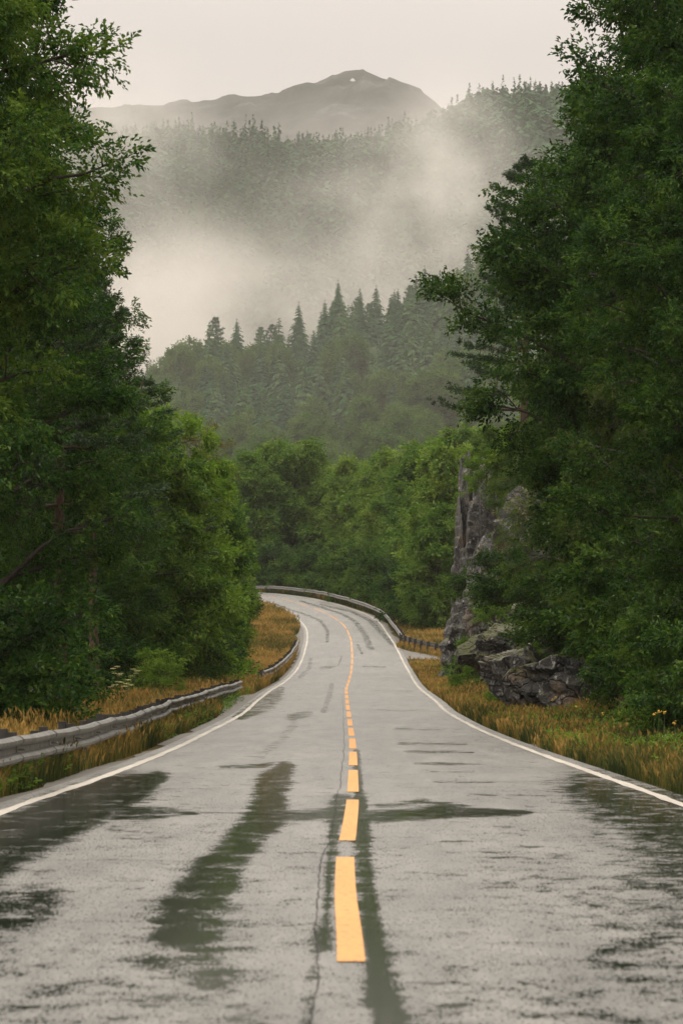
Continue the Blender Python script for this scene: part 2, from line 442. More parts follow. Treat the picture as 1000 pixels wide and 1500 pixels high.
# far wheel tracks that keep their film of water
blob([(575,945,4),(558,926,5),(540,908,4),(515,896,3),(470,886,2.5)], 4, .8, asp=.5)
blob([(543,950,6),(533,928,5),(520,910,4),(500,899,3),(440,880,3)], 4, .85)
blob([(479,940,3),(480,925,3),(470,910,3),(452,902,3),(400,884,2)], 3, .85)
blob([(530,958,3),(524,945,2.5)], 3, .8); blob([(533,976,3),(562,977,4)], 3, .9, asp=.3)
blob([(476,978,9),(490,976,3)], 5, .8, asp=.35); blob([(495,975,2),(500,962,2)], 2, .7)
blob([(455,965,3),(452,980,4),(440,992,5)], 3, .7)
pud = np.where(Ya > 110, pud*.8, pud)
road = grid_mesh('road', Xa, Ya, Za, {'puddle': np.clip(pud, 0, 1).ravel()})
link('road', road, M['road'], kind='structure')

def strip(name, mat, xf, off, w, y0, y1, dy=.5, z=.006, wav=.0):
    yy = np.linspace(y0, y1, max(3, int((y1-y0)/dy)+1))
    cx = xf(yy) + off
    X = np.stack([cx - w/2, cx + w/2], 1); 
    if wav: X = X + wav*np.stack([fbm2(yy, 0, .9, 3, 5), fbm2(yy, 0, .9, 3, 9)], 1)
    Y = np.repeat(yy[:,None], 2, 1)
    return X, Y, zr(Y) + z
for off, xf in ((-.0, XL), (.0, XR)):
    X, Y, Z = strip('edge_line', None, xf, off, .125, -50, 560, .4, wav=.018)
    link('edge_line', grid_mesh('edge_line', X, Y, Z), M['white'], kind='structure')
mb = MB()
for k in range(-3, 40):
    y0 = 16.2 + 12*k
    if y0 > 450: break
    ln = 9.4 if k >= 0 else 8.9
    X, Y, Z = strip('', None, XC, .0, .124, y0, y0 + ln, .8)
    r = len(X); i = np.arange(r-1)*2
    mb.add(np.stack([X, Y, Z], -1).reshape(-1, 3), np.stack([i, i+1, i+3, i+2], -1))
def crack(label_pts, w=.022, seed=1):
    P = np.array(label_pts, float); seg = np.r_[0, np.cumsum(np.hypot(*np.diff(P, axis=0).T))]; u = np.arange(0, seg[-1], .08)
    X = np.interp(u, seg, P[:,0]); Y = np.interp(u, seg, P[:,1]); T = unit(np.stack([np.gradient(X), np.gradient(Y)], 1)); Nn = np.stack([-T[:,1], T[:,0]], 1)
    j = .016*fbm2(u, 0, .5, 3, seed) + .006*fbm2(u, 0, 5., 2, seed+5); ww = w*(.55 + .6*np.abs(fbm2(u, 0, 1.6, 3, seed+9)))
    C = np.stack([X, Y], 1) + Nn*j[:,None]; A = C - Nn*ww[:,None]; B = C + Nn*ww[:,None]
    XX = np.stack([A[:,0], B[:,0]], 1); YY = np.stack([A[:,1], B[:,1]], 1)
    link('road_crack', grid_mesh('road_crack', XX, YY, zr(YY) + .003), M['tar'], kind='structure')
M['tar'] = flat_mat('crack_filler', (.014,.014,.012), .95)
yy_ = np.linspace(12, 140, 40); crack(np.stack([XC(yy_) - .155, yy_], 1), .0035, 3)
crack([(-.14, 34.0), (-.8, 33.9), (-1.5, 34.3)], .03, 11); crack([(.3, 34.2), (1.1, 33.8), (2.0, 34.1), (2.7, 33.7)], .03, 17)
crack([(-1.75, 51.8), (-.9, 52.2)], .03, 23); crack([(1.1, 44), (2.1, 44.3), (2.9, 43.9)], .022, 29); crack([(-2.6, 25.0), (-1.7, 25.3), (-.9, 25.1)], .012, 31)
link('centre_line', mb.mesh('centre_line'), M['yellow'], kind='structure')
# gravel shoulders, a sheet a little above the soil
for name, xf, sgn, wid in (('shoulder', XL, -1, .42), ('shoulder', XR, 1, .30)):
    yy = np.arange(-40, 440, .7)
    w = wid*(1 + .6*fbm2(yy, 0, .25, 3, 21 if sgn < 0 else 31)) + (1.1*np.exp(-((yy-135)/22)**2) + .8*np.exp(-((yy-285)/14)**2) if sgn < 0 else 0)
    t = np.array([0, .5, 1.])
    X = (xf(yy) + sgn*.20)[:,None] + sgn*np.maximum(w, .12)[:,None]*t[None] + sgn*.08*0
    Y = np.repeat(yy[:,None], 3, 1)
    Z = np.maximum(ground_z(X, Y), zr(Y)-.14) + .045 - .03*t[None]
    Z[:,0] = zr(yy) - .012
    link(name, grid_mesh(name, X, Y, Z), M['gravel'], kind='structure')
# side road to the right before the second curve
xx = np.linspace(0, 1, 30); tt = np.linspace(0, 1, 14)
y0 = 243 - 4*xx; y1 = 263 - 7*xx - 9*sstep(0, .25, xx) + 2
Xs = 3.3 + .3 + xx[:,None]*9*np.ones_like(tt)[None]; Ys = y0[:,None]*(1-tt) + y1[:,None]*tt
link('side_road', grid_mesh('side_road', Xs, Ys, zr(Ys) - .015 - .02*xx[:,None]), M['gravel'], kind='structure')

# ------------------------------------------------------------------ guardrails
prof = np.array([(.0,.155),(.05,.150),(.092,.118),(.095,.085),(.060,.052),(.004,.034),(.004,-.034),(.060,-.052),(.095,-.085),(.092,-.118),(.05,-.150),(.0,-.155)])
prof[:,0] -= .04
def guardrail(pts, label, top=.66, side=1, sect=4.0, fold=0., flip_end=True, group='steel guardrails along the road'):
    """pts: (X, Y) plan; side = +1 where the road lies to +X of the rail"""
    pts = np.array(pts, float); seg = np.r_[0, np.cumsum(np.hypot(*np.diff(pts, axis=0).T))]
    fx, fy = pchip(seg, pts[:,0]), pchip(seg, pts[:,1])
    root = empty('guardrail', label, 'guardrail', (fx(0), fy(0), ground_z(fx(0), fy(0))), group=group)
    o = np.array(root.location)
    def P(s, lift=0): 
        x, y = float(fx(s)), float(fy(s)); return np.array([x, y, float(zr(y)) + lift])
    def frame(s):
        a, b = P(max(s-.3, 0)), P(min(s+.3, seg[-1])); t = unit(b-a); n = np.array([t[1], -t[0], 0])*side
        return t, unit(n)
    ns = int(seg[-1]//sect); pz = [rng.normal(0, .018) for _ in range(ns+2)]; pn = [rng.normal(0, .02) for _ in range(ns+2)]
    for k in range(ns):
        mb = MB(); r0 = []
        for j, u in enumerate(np.linspace(-.012, 1.03, 6)):
            s = min(max((k+u)*sect, 0), seg[-1]); t, n = frame(s); uc = min(max(u, 0), 1)
            c = P(s) + np.array([0,0,top-.155 + pz[k]*(1-uc) + pz[k+1]*uc - .012*math.sin(uc*math.pi)]) + n*(pn[k]*(1-uc)+pn[k+1]*uc + .10 + (.006 if u < .02 else 0.))
            pr = prof*(1.03 if u < .02 else 1)
            r0.append(c + n*pr[:,0:1] + np.array([0,0,1])*pr[:,1:2])
        V = np.vstack(r0) - o; m = len(prof); i = np.arange(5)[:,None]*m; j = np.arange(m-1)[None]
        mb.add(V, np.stack([i+j, i+j+1, i+m+j+1, i+m+j], -1).reshape(-1, 4))
        me = mb.mesh('rail_section', False); so = link('rail_section', me, M['steel'], root)
        md = so.modifiers.new('sheet', 'SOLIDIFY'); md.thickness = .005
        t, n = frame(k*sect); c = P(k*sect) + np.array([0,0,top-.155+pz[k]]) + n*(.07+pn[k]) - o
        bm_ = MB(); 
        for dz in (0.,): bm_.tube([c + n*.02 + np.array([0,0,dz]), c + n*.095 + np.array([0,0,dz])], .014, 6)
        link('bolt', bm_.mesh('bolt'), M['steel'], so)
    for k in range(ns+1):
        s = min(k*sect + .05, seg[-1]); t, n = frame(s); rz = math.atan2(t[1], t[0]); c = P(s) - o
        gz = float(ground_z(c[0]+o[0], c[1]+o[1])) - o[2]
        h = c[2] + top + .03 + rng.normal(0, .035) - (gz - .3)
        pm = MB(); pm.box((*(c - n*.10)[:2], gz-.3+h/2), (.12, .10, h), rz + rng.normal(0, .05))
        po = link('post', pm.mesh('post'), M['post'], root)
        bl = MB(); bl.box((*(c + n*.004)[:2], c[2]+top-.14+pz[k]), (.13, .10, .36), rz); link('block', bl.mesh('block'), M['post'], po)
    return root
guardrail([(-3.70,30),(-3.74,42),(-3.66,52),(-3.74,62),(-4.05,80),(-4.28,95),(-4.18,120),(-3.95,144)], 'long weathered guardrail bending along the near left verge', top=.60)
guardrail([(-3.72,171),(-3.62,190),(-3.42,215),(-3.22,240),(-3.12,262)], 'short guardrail by itself in the orange grass on the left', top=.72)
yy = [271, 285, 300, 312, 324, 337, 353, 374, 396, 420, 450]
guardrail([(float(XR(y))+ .62, y) for y in yy], 'pale guardrail sweeping round the far outer curve', top=.78, side=-1)
guardrail([(4.35,269.5),(4.9,263),(5.6,256.5),(6.35,251),(7.15,246.5)], 'short guardrail closing the side road by the rock face', top=.78, side=-1, sect=3.2)

# ------------------------------------------------------------------ trees
def sprigs(P, D, Nn, ls, k=7, spread=1.0, wid=.52, fold=.18):
    """fans of kite-shaped leaves at points P along D in a plane with normal Nn -> verts, quads, tint"""
    n = len(P); out = []
    Sd = unit(np.cross(Nn, D)); tint0 = rng.random(n)
    tn = []
    for j in range(k):
        f = j/(k-1) if k > 1 else .5
        sgn = -1 if j % 2 else 1
        ang = (1-f)*R(62)*sgn*spread + rng.normal(0, .30, n)
        pos = P + D*((f*2.0-.4)*ls*rng.uniform(.8, 1.25, n))[:,None] + rng.normal(0, .22, (n,3))*ls
        d = unit(D*np.cos(ang)[:,None] + Sd*np.sin(ang)[:,None] + Nn*rng.normal(-.12, .32, n)[:,None])
        s = unit(np.cross(Nn + rng.normal(0, .45, (n,3)), d)); u = np.cross(d, s)
        l = (ls*rng.uniform(.7, 1.25, n))[:,None]; w = l*wid*.5
        b = pos; m1 = pos + d*l*.45 + s*w + u*l*fold; m2 = pos + d*l*.45 - s*w + u*l*fold; t = pos + d*l - u*l*.12
        out.append(np.stack([b, m1, t, m2], 1))
        tn.append(np.clip(tint0*.6 + rng.random(n)*.4, 0, 1))
    V = np.concatenate(out, 0).reshape(-1, 3); m = len(V)//4
    return V, np.arange(m*4).reshape(-1, 4), np.repeat(np.concatenate(tn), 4)

def limb_curve(p0, p1, sag, n=6, wob=.12):
    t = np.linspace(0, 1, n)[:,None]; L_ = np.linalg.norm(p1-p0)
    P = p0*(1-t) + p1*t; P[:,2] += (np.sin(t[:,0]*np.pi)*sag*L_)
    P[1:-1] += rng.normal(0, wob*L_/n, (n-2, 3)); return P

def broadleaf(name, h, r, base=.22, prof_fn=None, limbs=46, clumps=6, spr=20, k=7, ls=.14, clump_r=.7, lean=(0,0), bark='bark', leaf='leaf_oak', droop=0., trunk_r=None, irregular=.15, sides=6, inner=.35):
    """one tree as a pair of meshes: trunk with its limbs, crown of separate leaves"""
    tb = MB(); tr = trunk_r or h*.011 + .04
    tz = np.linspace(-.4, h*.93, 12); wob = np.cumsum(rng.normal(0, .05*h/16, (12,2)), 0); wob -= wob[0]
    TP = np.stack([wob[:,0] + lean[0]*(tz/h)**1.4, wob[:,1] + lean[1]*(tz/h)**1.4, tz], 1)
    tb.tube(TP, np.linspace(1.25, .14, 12)*tr, max(sides, 7))
    def trunk_at(z): return np.array([np.interp(z, tz, TP[:,0]), np.interp(z, tz, TP[:,1]), z])
    pf = prof_fn or (lambda t: np.sqrt(np.maximum(0, 1 - ((t-.38)/.64)**2)))
    C, CR, CD = [], [], []
    ga = rng.random()*6.28
    for i in range(limbs):
        t = (i + rng.random())/limbs; z1 = h*(base + (1-base)*t)
        a = ga + i*2.39996 + rng.normal(0, .3)
        rr = r*float(pf(t))*(1 + irregular*rng.normal(0, 1)*.8)*(1 - .35*rng.random()**3)
        rr = max(rr, .35)
        tip = trunk_at(min(z1, h*.97)) + np.array([math.cos(a)*rr, math.sin(a)*rr, rng.normal(0, .03*h) - droop*rr])
        z0 = max(base*h*.75, z1 - rr*rng.uniform(.35, .8)*(1-.5*droop)); st = trunk_at(min(z0, h*.9))
        P = limb_curve(st, tip, .08 + .10*droop, 7)
        r0 = tr*.42*(1-.6*t)*(.5+.5*rr/r) + .008
        tb.tube(P, np.linspace(r0, .008, 7), 5)
        nc = max(2, int(round(clumps*(.4 + .7*rr/r))))
        for c in range(nc):
            u = inner + (1-inner)*(c + rng.random())/nc
            q = u*6; i0 = min(int(q), 5); q0 = P[i0]*(1-(q-i0)) + P[i0+1]*(q-i0)
            od = unit(np.array([math.cos(a), math.sin(a), .25]) + rng.normal(0, .65, 3))
            q1 = q0 + od*clump_r*rng.uniform(.5, 1.3); q1[2] -= droop*clump_r*.8
            if c == nc-1: q1 = tip + od*.2
            tb.tube(np.array([q0, (q0+q1)/2 + rng.normal(0, .05, 3), q1]), np.array([.018, .011, .005])*(.6 + h/25), 3, False)
            C.append(q1); CR.append(clump_r*rng.uniform(.6, 1.25)*(1-.45*t)); CD.append(od)
    C = np.array(C); CR = np.array(CR); CD = np.array(CD)
    n = len(C); idx = np.repeat(np.arange(n), rng.poisson(spr, n).clip(3))
    m = len(idx)
    q = unit(rng.normal(0, 1, (m,3)))*(rng.random(m)**.45)[:,None]*CR[idx][:,None]; q[:,2] *= .62
    P = C[idx] + q
    if droop: P[:,2] -= droop*rng.random(m)*CR[idx]*1.2
    D = unit(CD[idx]*.6 + unit(q)*.7 + rng.normal(0, .35, (m,3)) + np.array([0,0,-.15-droop]))
    Nn = unit(np.array([0,0,1.]) + unit(q)*.55 + rng.normal(0, .35, (m,3)))
    V, Q, tint = sprigs(P, D, Nn, ls, k)
    return tb.mesh(name + '_trunk', True), mesh_from(name + '_crown', V, Q, {'tint': tint}), M[bark], M[leaf]

def pine(name, h, r, base=.40, whorls=17, per=5, tufts=15, nl=.16, leaf='needle', nneed=16):
    tb = MB(); tz = np.linspace(-.4, h, 12); wob = np.cumsum(rng.normal(0, .045, (12,2)), 0); wob -= wob[0]
    TP = np.stack([wob[:,0], wob[:,1], tz], 1); tr = h*.011 + .03
    tb.tube(TP, np.linspace(1.2, .12, 12)*tr, 8)
    pts, dirs = [], []
    for w in range(whorls):
        t = w/(whorls-1); z = h*(base + (.985-base)*t); ga = rng.random()*6.28
        for b in range(per):
            if rng.random() < .12: continue
            a = ga + b*6.283/per + rng.normal(0, .3)
            rr = r*(1-t)**.62*(.55 + .6*rng.random()) + .25
            st = np.array([np.interp(z, tz, TP[:,0]), np.interp(z, tz, TP[:,1]), z])
            o = np.array([math.cos(a), math.sin(a), 0])
            tip = st + o*rr + np.array([0,0,rr*(.05+.5*t) + rng.normal(0,.1)])
            P = limb_curve(st, tip, -.06, 7, .1); tb.tube(P, np.linspace(.05*(1-.7*t)+.012, .006, 7), 5)
            nt_ = int(tufts*(.35+.8*rr/r))
            for c in range(nt_):
                u = .25 + .75*(c+rng.random())/nt_; q = u*6; i0 = min(int(q), 5); q0 = P[i0]*(1-(q-i0)) + P[i0+1]*(q-i0)
                sd = np.cross(o, [0,0,1])*(1 if rng.random() < .5 else -1)
                d = unit(o*.8 + sd*rng.uniform(0, 1.1) + np.array([0,0,rng.uniform(-.05,.5)]))
                ln = rng.uniform(.25, .75)*(.5+rr/r*.6)
                q1 = q0 + d*ln; tb.tube(np.array([q0, q1]), np.array([.012,.005]), 3, False)
                for s in np.linspace(.25, 1.0, 4): pts.append(q0*(1-s) + q1*s + rng.normal(0,.05,3)); dirs.append(d)
    P = np.array(pts); D = np.array(dirs); m = len(P)
    Vs, tn = [], []
    for j in range(nneed):
        d = unit(D*.75 + unit(rng.normal(0,1,(m,3)))*.95 + np.array([0,0,.12])); s = unit(np.cross(d, rng.normal(0,1,(m,3))))
        l = (nl*rng.uniform(.7,1.3,m))[:,None]; w = l*.11
        p = P + rng.normal(0,.035,(m,3))
        Vs.append(np.stack([p, p+d*l*.5+s*w, p+d*l, p+d*l*.5-s*w], 1)); tn.append(rng.random(m))
    V = np.concatenate(Vs).reshape(-1,3); Q = np.arange(len(V)).reshape(-1,4)
    return tb.mesh(name+'_trunk', True), mesh_from(name+'_crown', V, Q, {'tint': np.repeat(np.concatenate(tn), 4)}), M['bark_pine'], M[leaf]

def spruce(name, h, r, whorls=42, per=8, leaf='needle_hill', seg=4, open_=0.):
    """hillside conifer: drooping sprays of needles in whorls"""
    tb = MB(); tb.tube(np.array([[0,0,-1.5],[0,0,h*.5],[0,0,h*.99]]), np.array([.20,.12,.02])*h/16, 6)
    Vs, tn = [], []
    for w in range(whorls):
        t = (w+rng.random()*.6)/whorls; z = h*(.06 + .94*t)
        rr0 = r*(1-t)**.82 + .22
        n = max(4, int(per*(1-.4*t)))
        a = rng.random()*6.28 + np.arange(n)*6.283/n + rng.normal(0,.22,n); rr = rr0*rng.uniform(.55+.0*open_, 1.15, n)
        zj = rng.normal(0, .012*h, len(a))
        if open_: 
            kp = rng.random(n) > open_; a, rr, zj = a[kp], rr[kp], zj[kp]
            if len(a) == 0: continue
        o = np.stack([np.cos(a), np.sin(a), 0*a], 1); s = np.stack([-np.sin(a), np.cos(a), 0*a], 1)
        for k in range(seg):
            u0, u1 = k/seg, (k+1.35)/seg
            for sg in (-1, 1):
                m = len(a); z0 = z + zj + rr*(.10*u0 - .42*u0*u0); zz1 = z + zj + rr*(.10*u1 - .48*u1*u1)
                p0 = o*(rr*u0)[:,None]; p0[:,2] = z0
                d = rr*(.30*(1-u0)+.12)*rng.uniform(.7,1.3,m)
                p1 = o*(rr*(u0+u1)/2)[:,None] + s*(sg*d)[:,None]; p1[:,2] = (z0+zz1)/2 - d*.35
                p2 = o*(rr*u1)[:,None] + s*(sg*d*.8)[:,None]; p2[:,2] = zz1 - d*.5 - rr*.03
                p3 = o*(rr*(u0*.4+u1*.6))[:,None]; p3[:,2] = (z0*.4+zz1*.6) + .05
                Vs.append(np.stack([p0,p1,p2,p3],1)); tn.append(rng.random(m))
    V = np.concatenate(Vs).reshape(-1,3); V += rng.normal(0,.04,V.shape)*r/3; Q = np.arange(len(V)).reshape(-1,4)
    return tb.mesh(name+'_trunk'), mesh_from(name+'_crown', V, Q, {'tint': np.repeat(np.concatenate(tn), 4)}), M['bark'], M[leaf]

def plant_tree(kind, proto, label, X, Y, rz=0, sc=1.0, sxy=1.0, group=None, cat='tree', dz=0, Z=None):
    z = float(ground_z(X, Y)) if Z is None else Z
    t = empty(kind, label, cat, (X, Y, z + dz - .05), rz, (sc*sxy, sc*sxy, sc), group)
    link('trunk' if cat != 'bush' else 'stems', proto[0], proto[2], t); link('crown' if cat != 'bush' else 'foliage', proto[1], proto[3], t)
    return t

full = lambda t: np.sqrt(np.maximum(0.02, 1 - ((t-.34)/.68)**2))
cone = lambda t: np.maximum(.06, (1-t)**.75 * (1 - .35*np.exp(-t*9)))
colm = lambda t: np.maximum(.12, 1 - (2*np.abs(t-.45))**2.6)

profL = lambda t: np.interp(t, [0, .2, .35, .5, .6, .7, .8, 1.], [.5, .85, 1., .93, .76, .52, .32, .05])
oakA = broadleaf('oak_a', 19, 3.5, .30, profL, 84, 8, 34, 7, .105, .60, irregular=.1)
oakB = broadleaf('oak_b', 15, 3.2, .10, full, 60, 8, 32, 7, .105, .62, irregular=.12)
profR = lambda t: np.interp(t, [0, .2, .3, .4, .47, .56, .63, .72, .78, .85, 1.], [.34, .6, .95, 1., .95, .78, .58, .34, .13, .05, .03])
rightA = broadleaf('right_a', 21, 5.0, .16, profR, 100, 10, 32, 7, .125, .80, leaf='leaf_right', irregular=.12, lean=(1.3, 0))
rightB = broadleaf('right_b', 16, 4.2, .04, full, 74, 9, 32, 7, .125, .75, leaf='leaf_right')
birch = broadleaf('birch', 11, 2.6, .10, full, 50, 8, 26, 6, .095, .6, droop=.45, bark='bark_birch', leaf='leaf_birch', inner=.25)
lightA = broadleaf('light_a', 12, 3.2, .04, full, 52, 7, 24, 6, .19, .7, leaf='leaf_light')
lightB = broadleaf('light_b', 11, 2.8, .03, colm, 48, 7, 24, 6, .18, .65, leaf='leaf_oak')
sparse = broadleaf('sparse', 14, 2.2, .3, full, 34, 5, 7, 5, .16, .6, leaf='leaf_yellow')
farA = broadleaf('far_a', 17, 4.6, .05, full, 60, 7, 20, 5, .36, 1.0, leaf='leaf_far')
farB = broadleaf('far_b', 15, 4.0, .04, colm, 56, 7, 20, 5, .34, .95, leaf='leaf_far')
pineA = pine('pine_a', 18.5, 3.3)
bushA = broadleaf('bush_a', 2.2, 1.3, .05, full, 26, 5, 16, 6, .11, .36, leaf='leaf_right', trunk_r=.03)
bushB = broadleaf('bush_b', 2.6, 1.2, .02, full, 26, 5, 16, 6, .10, .36, leaf='leaf_light', trunk_r=.03)

# --- left of the road, nearest first
PI = math.pi
def LT(kind, proto, label, px, d, rz, sc=1., sxy=1., **kw): return plant_tree(kind, proto, label, at(px, d), d, rz, sc, sxy, **kw)
LT('broadleaf_tree', oakA, 'tall leafy tree filling the upper left edge, its twigs reaching towards the road', -118, 64, 0.4, 1.0, .95)
LT('broadleaf_tree', oakB, 'leafy tree standing just behind the long guardrail at the left picture edge', -50, 82, 2.1, 1.14, .95)
LT('pine_tree', pineA, 'slender dark pine with bare lower trunk behind the long left guardrail', 92, 88, 1.0, .66, .95)
LT('broadleaf_tree', oakA, 'leafy tree rising between the dark pine and the left picture edge', 40, 104, 3.3, .95, .9)
LT('pine_tree', pineA, 'second dark pine on the left, deeper in the wood than the slender one', 140, 118, 2.6, .78, .85)
LT('broadleaf_tree', oakB, 'shaded broad tree in the middle of the left wood', 120, 132, 4.4, .95)
LT('broadleaf_tree', lightB, 'dense green tree at the wood edge above the umbel flowers', 205, 138, .7, 1.0, .9)
LT('broadleaf_tree', lightA, 'bright yellow green tree at the edge of the left wood', 248, 160, 1.9, 1.0, .9)
LT('broadleaf_tree', lightB, 'leafy tree beside the bright yellow green one, nearer the curve', 300, 182, 5.0, .98, .85)
LT('broadleaf_tree', lightA, 'round green tree on the left that overhangs the orange grass', 314, 204, 3.6, .86, .86)
LT('broadleaf_tree', lightB, 'last tree of the left wood, touching the far guardrail in the picture', 320, 232, 2.8, .9, .9)
LT('broadleaf_tree', sparse, 'thin yellowish tree showing its branches above the left wood', 288, 246, 1.1, 1.12)
LT('pine_tree', pineA, 'dark pine with a broad top leaning out above the bright tree', 205, 150, 4.1, .70, 1.25)
for i, (px, d, pr, rz, sc) in enumerate([(-60,120,oakA,.9,.95),(20,150,oakB,2.2,1.05),(90,175,lightB,.3,1.25),(150,195,oakB,5.1,1.0),(210,215,lightB,3.9,1.2),(255,262,farB,1.2,.9),(60,215,farA,2.0,.95),(180,260,farA,.5,.95),(290,290,farB,4.0,.85)]):
    LT('broadleaf_tree', pr, 'leafy tree deep inside the left wood, mostly hidden by nearer trees', px, d, rz, sc, group='hidden trees of the left wood')
for i, (px, d, pr, rz, sc) in enumerate([(-30,70,bushA,.3,1.3),(60,96,bushA,1.4,1.1),(30,110,bushA,2.9,1.3),(130,128,bushA,4.2,1.2),(170,134,bushA,.8,1.0),(275,160,bushA,5.2,1.1),(300,172,bushA,2.2,1.2),(318,196,bushA,3.1,1.1)]):
    LT('bush', pr, 'dark shrub in the undergrowth below the left wood', px, d, rz, sc, group='shrubs under the left wood', cat='bush')
LT('bush', bushB, 'light green leafy shrub standing alone at the edge of the left grass', 232, 126, .5, .7, cat='bush')
LT('bush', bushB, 'small green shrub at the foot of the round tree by the orange grass', 332, 188, 2.5, .8, cat='bush')

# --- right of the road
LT('broadleaf_tree', rightA, 'huge dark tree towering over the right side, leaning out towards the road', 898, 100, .0, 1.0, .94)
LT('broadleaf_tree', rightA, 'tall dark tree at the right picture edge, top out of view', 1185, 86, 4.3, 1.08, .95)
LT('pine_tree', pineA, 'pine with layered branches reaching left in front of the misty hill', 768, 200, 0.2, 1.2, 1.0, Z=7.0)
LT('broadleaf_tree', rightB, 'broad dark tree behind the mossy boulder', 965, 122, 4.0, 1.0)
LT('broadleaf_tree', birch, 'fine leaved drooping birch between the rock face and the huge tree', 848, 142, 1.3, 1.0)
LT('broadleaf_tree', birch, 'birch with small grey green leaves over the right verge', 962, 96, 3.0, .90)
LT('broadleaf_tree', rightB, 'dense dark tree low at the right picture edge', 1075, 74, 1.7, .72)
LT('broadleaf_tree', birch, 'slender birch growing on top of the rock face', 782, 195, 2.0, .9, dz=.5)
LT('broadleaf_tree', lightA, 'leafy tree crowning the rock face', 815, 206, 2.0, 1.0)
LT('broadleaf_tree', lightB, 'green tree on the rock top beside the pale tall rock', 714, 228, 3.1, .5, Z=11.3)
for i, (px, d, pr, rz, sc) in enumerate([(1030,128,rightB,2.2,1.1),(1120,110,rightA,.2,.95),(985,160,rightA,1.1,.75),(900,165,rightB,5.2,.8),(890,200,farA,.7,.65),(810,235,farB,2.6,.75)]):
    LT('broadleaf_tree', pr, 'dark leafy tree deep in the right wood, mostly hidden by nearer trees', px, d, rz, sc, group='hidden trees of the right wood')
for i, (px, d, pr, rz, sc) in enumerate([(935,88,bushA,.3,.8),(1005,80,bushA,1.8,.9),(1030,66,bushA,3.4,.9),(940,104,bushA,4.4,1.4),(925,98,bushA,2.4,1.0),(960,92,bushA,5.5,1.5)]):
    LT('bush', pr, 'dark shrub under the trees along the right verge', px, d, rz, sc, group='shrubs along the right verge', cat='bush')
LT('bush', bushB, 'green shrub growing at the foot of the rock face', 697, 158, .5, .85, cat='bush')
LT('bush', bushB, 'small light shrub clinging to the side of the tall rock', 728, 172, 1.5, .8, cat='bush', Z=3.6)
LT('bush', bushA, 'shrub hanging across the middle of the tall rock column', 700, 204, 2.2, 1.15, cat='bush', Z=5.0)
LT('bush', bushB, 'light shrub spilling over the top of the tall rock column', 712, 206, 4.2, 1.0, cat='bush', Z=11.2)
LT('bush', bushA, 'shrub rooted right of the mossy boulder top', 812, 128, 1.1, 1.1, cat='bush', Z=2.6)
LT('bush', bushA, 'leafy shrub sprouting between tall rock and mossy boulder', 742, 150, 3.5, 1.0, cat='bush', Z=4.2)

LT('bush', bushA, 'shrub leaning over the right side of the lichen streaked boulder', 868, 104, 2.1, 1.2, cat='bush')
LT('bush', bushB, 'small green shrub in front of the pale low rock', 742, 112, 3.3, .5, cat='bush')

# --- trees beyond the curve
row = [(345,452,farA,.4,.98),(372,438,farB,1.4,1.06),(402,446,farA,2.4,1.06),(436,440,farA,3.3,1.08),(468,452,farB,.9,1.08),(498,436,farB,5.0,.98),(530,425,farA,4.2,.92),(560,410,farB,1.9,.98),(588,396,farA,.2,.92),(612,372,farB,2.2,.95),(634,350,farA,3.0,.90),(650,322,farB,4.8,.92),(668,300,farA,1.0,.90),(640,296,farB,3.9,.66)]
lab = ['big round green tree left of all the trees beyond the curve','narrow upright tree second from the left beyond the curve','wide domed tree above the left end of the far guardrail','broad tree of the far row with a smooth green dome','upright tree in the middle of the far row','slightly shorter tree of the far row where it dips','round tree right of the dip in the far row','upright tree right of the middle of the far row','round tree above the bend of the far guardrail','upright tree where the far row comes down towards the side road','round tree behind the corner of the two guardrails','tall tree behind the short side road guardrail','tree of the far row half hidden by the rock face','low tree close behind the side road guardrail']
for (px, d, pr, rz, sc), lb in zip(row, lab): LT('broadleaf_tree', pr, lb, px, d, rz, sc)
for i, (px, d, pr, rz, sc) in enumerate([(325,500,farB,1,1.05),(388,500,farA,2,1.08),(452,505,farB,3,1.0),(515,490,farA,4,.98),(575,470,farB,5,.98),(630,430,farA,6,.98),(670,400,farB,.5,.98),(690,350,farA,1.5,.98),(610,520,farA,2.5,1.05),(660,500,farB,3.5,1.1),(300,470,farA,.3,.9)]):
    LT('broadleaf_tree', pr, 'tree behind the far row whose top shows between its crowns', px, d, rz, sc, group='trees behind the far row')

for i, y in enumerate((304, 316, 328, 341, 355, 371, 388, 408, 430)):
    plant_tree('bush', bushA, 'dark shrub behind the far outer curve guardrail', float(XR(y)) + 3.6 + .8*rng.random(), y, i*1.3, 2.0 + .6*rng.random(), group='shrubs behind the far guardrail', cat='bush')

# ------------------------------------------------------------------ the misty hill behind
crest = pchip([-400,100,215,250,310,380,430,520,590,660,720,900,1400], [900,690,632,600,572,566,552,520,506,482,458,400,330])
def hill_z(X, Y):
    px = 500 + F*X/np.maximum(Y, 600)
    zc = CH + (HOR - crest(px))*1000/F
    return 11 + (zc-11)*sstep(560, 1010, Y)**.85 - sstep(1010, 1400, Y)*60 + 2.5*fbm2(X, Y, .03, 3, 12)
hy = np.linspace(540, 1400, 100); hx = np.linspace(-260, 420, 110)
HX, HY = np.meshgrid(hx, hy); HZ = hill_z(HX, HY); HZ[0] -= 30
link('hillside', grid_mesh('hillside', HX, HY, HZ), M['hill'], kind='structure')

